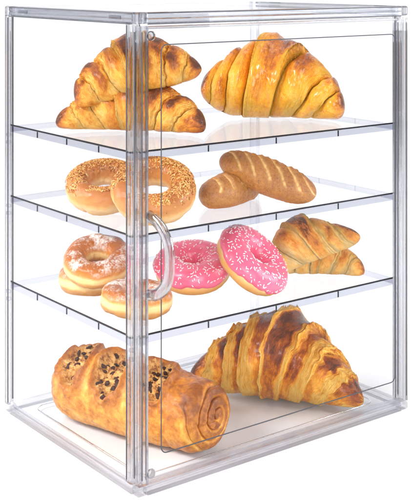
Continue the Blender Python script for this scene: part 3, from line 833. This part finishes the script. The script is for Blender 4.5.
def loaf():
    rnd = random.Random(5)
    Lg, Rw, Rh = 226.0, 46.0, 42.0
    # profile: rounded rear end, full body, blunt coiled front end
    prof = []
    for i in range(60):
        a = i/59*math.pi/2; prof.append((-Lg/2 + 46*(1-math.cos(a)**.9), math.sin(a)**.85))
    for i in range(1, 180):
        f = i/179; prof.append((-Lg/2+46 + (Lg-46-26)*f, 1 + .05*math.sin(f*math.pi) - .10*f**3))
    for i in range(1, 50):
        a = i/49*math.pi/2; prof.append((Lg/2-26+21*math.sin(a), .90 - .27*(1-math.cos(a))))
    for i in range(1, 90):
        f = i/89; prof.append((Lg/2-5 + 5*(1-(1-f)**2), .63*(1-f)+.0001))
    prof = np.array(prof); nT = len(prof); nTh = 230
    th = np.linspace(-math.pi, math.pi, nTh, endpoint=False)
    PX, TH = np.meshgrid(prof[:, 0], th, indexing='ij'); PR = np.meshgrid(prof[:, 1], th, indexing='ij')[0]
    dpx = np.gradient(prof[:, 0]); dpr = np.gradient(prof[:, 1])*44
    ln = np.hypot(dpx, dpr)+1e-9; nx = -dpr/ln; nr = dpx/ln
    NX = np.meshgrid(nx, th, indexing='ij')[0]; NR = np.meshgrid(nr, th, indexing='ij')[0]
    x = PX; y = TH*44
    op = np.zeros_like(x); rim = np.zeros_like(x); disp = np.zeros_like(x); band = np.zeros_like(x)
    for (xc, tc, ax, at, lean) in OPEN:
        dx = (x - xc - lean*(TH-tc))/ax; dt = (TH-tc)/at
        d = np.sqrt(dx*dx + np.abs(dt)**2.4) + .13*vnoise(x/9, TH*3, 0, 3) + .05*vnoise(x/3.5, TH*9, 0, 4)
        op = np.maximum(op, 1-sst(.86, .98, d))
        rim = rim + np.exp(-((d-1.06)/.13)**2)
        disp = disp - 12*(1-sst(.62, 1.0, d))
    lump = fbm(x/9, TH*44/9, 0, 40, 3)
    disp = disp + op*(4.2*lump + 2.6*np.abs(fbm(x/5, TH*44/5, 1, 41, 2)) + 2.0*np.clip(fbm(x/16, y/16, 2, 44, 2), -1, 1)) + 5.0*np.clip(rim, 0, 1.3)
    # the coil: a spiral groove over the front end
    rho = PR*44; capm = sst(Lg/2-40, Lg/2-16, x)
    yy, zz = -np.sin(TH)*rho, np.cos(TH)*rho
    cy0, cz0 = 4.0, 3.0
    rr = np.hypot(yy-cy0, zz-cz0)*(1+.035*vnoise(yy/12, zz/12, 0, 60)) ; ang = np.arctan2(zz-cz0, yy-cy0)
    ph = (rr/11.5 + ang/(2*math.pi)) % 1.0
    groove = -np.exp(-((ph-.0)/.11)**2) - np.exp(-((ph-1.0)/.06)**2)
    bulge = np.sin(ph*math.pi)**.7
    inner = sst(52, 44, rr)
    disp = disp + capm*inner*(1.7*groove*(1+.5*vnoise(ang*1.5, rr/14, 0, 61)) + 1.6*bulge + .45*fbm(rr/3.5, ang*1.2, 0, 62, 3))
    seam = np.exp(-((x - (Lg/2-40) - 3*np.sin(TH*2))/3.0)**2)*sst(.2, 1.2, np.abs(TH-.3))
    disp = disp - 1.6*seam
    disp = disp + 1.4*(1-.6*capm)*fbm(x/26, np.cos(TH)*2.2, np.sin(TH)*2.2, 50, 4) + .35*fbm(x/6, TH*44/9, 0, 55, 3)
    ry, rz = Rw*PR, Rh*PR
    X = x + NX*disp
    Y = -np.sin(TH)*(ry + NR*disp); Z = np.cos(TH)*(rz + NR*disp)
    zb = -Rh*.80
    Z = np.where(Z < zb+4, zb + 4*np.exp((np.minimum(Z, zb+4)-zb-4)/4), Z)
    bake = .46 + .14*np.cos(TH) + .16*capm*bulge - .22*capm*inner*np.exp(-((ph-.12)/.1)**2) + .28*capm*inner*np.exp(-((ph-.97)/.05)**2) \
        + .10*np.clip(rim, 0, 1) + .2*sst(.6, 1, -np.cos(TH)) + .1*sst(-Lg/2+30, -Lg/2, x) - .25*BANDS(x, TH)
    V = np.stack([X, Y, Z], -1).reshape(-1, 3)
    F = grid_faces(nT, nTh)[:, ::-1]
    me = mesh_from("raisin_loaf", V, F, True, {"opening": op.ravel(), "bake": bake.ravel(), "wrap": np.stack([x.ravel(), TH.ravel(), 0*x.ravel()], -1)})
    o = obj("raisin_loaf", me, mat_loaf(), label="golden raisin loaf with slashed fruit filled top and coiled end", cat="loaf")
    # raisins in the openings
    G = V.reshape(nT, nTh, 3); mr = mat_raisin()
    cand = np.argwhere(op > .9)
    cells = [tuple(c) for c in cand]; rnd.shuffle(cells)
    used = []
    for i, j in cells:
        p = Vector(G[i, j])
        if any((p-q).length < 6.8 for q in used): continue
        used.append(p)
        if len(used) > 64: break
        a, bb, cc = rnd.uniform(2.8, 6.0), rnd.uniform(2.2, 3.8), rnd.uniform(1.5, 2.3)
        n1, n2 = 14, 10
        uu, vv = np.meshgrid(np.linspace(0, 2*math.pi, n1, endpoint=False), np.linspace(.05, math.pi-.05, n2), indexing='ij')
        k = 1 + .22*vnoise(np.cos(uu)*1.6, np.sin(uu)*1.6, np.cos(vv)*2, i*7+j)
        P = np.stack([a*k*np.cos(uu)*np.sin(vv), bb*k*np.sin(uu)*np.sin(vv), cc*k*np.cos(vv)], -1).reshape(-1, 3)
        ro = obj("raisin", mesh_from("raisin", P, grid_faces(n1, n2, False, True)[:, ::-1], True), mr, o)
        nrm = Vector((0, p.y/Rw, p.z/Rh)).normalized()
        ro.rotation_mode = 'QUATERNION'
        ro.rotation_quaternion = nrm.to_track_quat('Z', 'X') @ Euler((rnd.uniform(-.6, .6), rnd.uniform(-.6, .6), rnd.uniform(0, 6))).to_quaternion()
        ro.location = (p - nrm*.2)*S
    return o, Rh*.80
OPEN = [(-74, .42, 20, .92, 9), (-17, .40, 23, .92, 11), (41, .28, 21, .80, 13)]
def BANDS(x, TH):
    r = 0
    for xc in (-44, 12):
        r = r + np.exp(-((x - xc - 8*(TH-.4))/6)**2)*sst(1.6, .9, np.abs(TH-.4))
    return r
o, zb = loaf()
place(o, -80, 1303, 5.3+zb, yaw=-36)
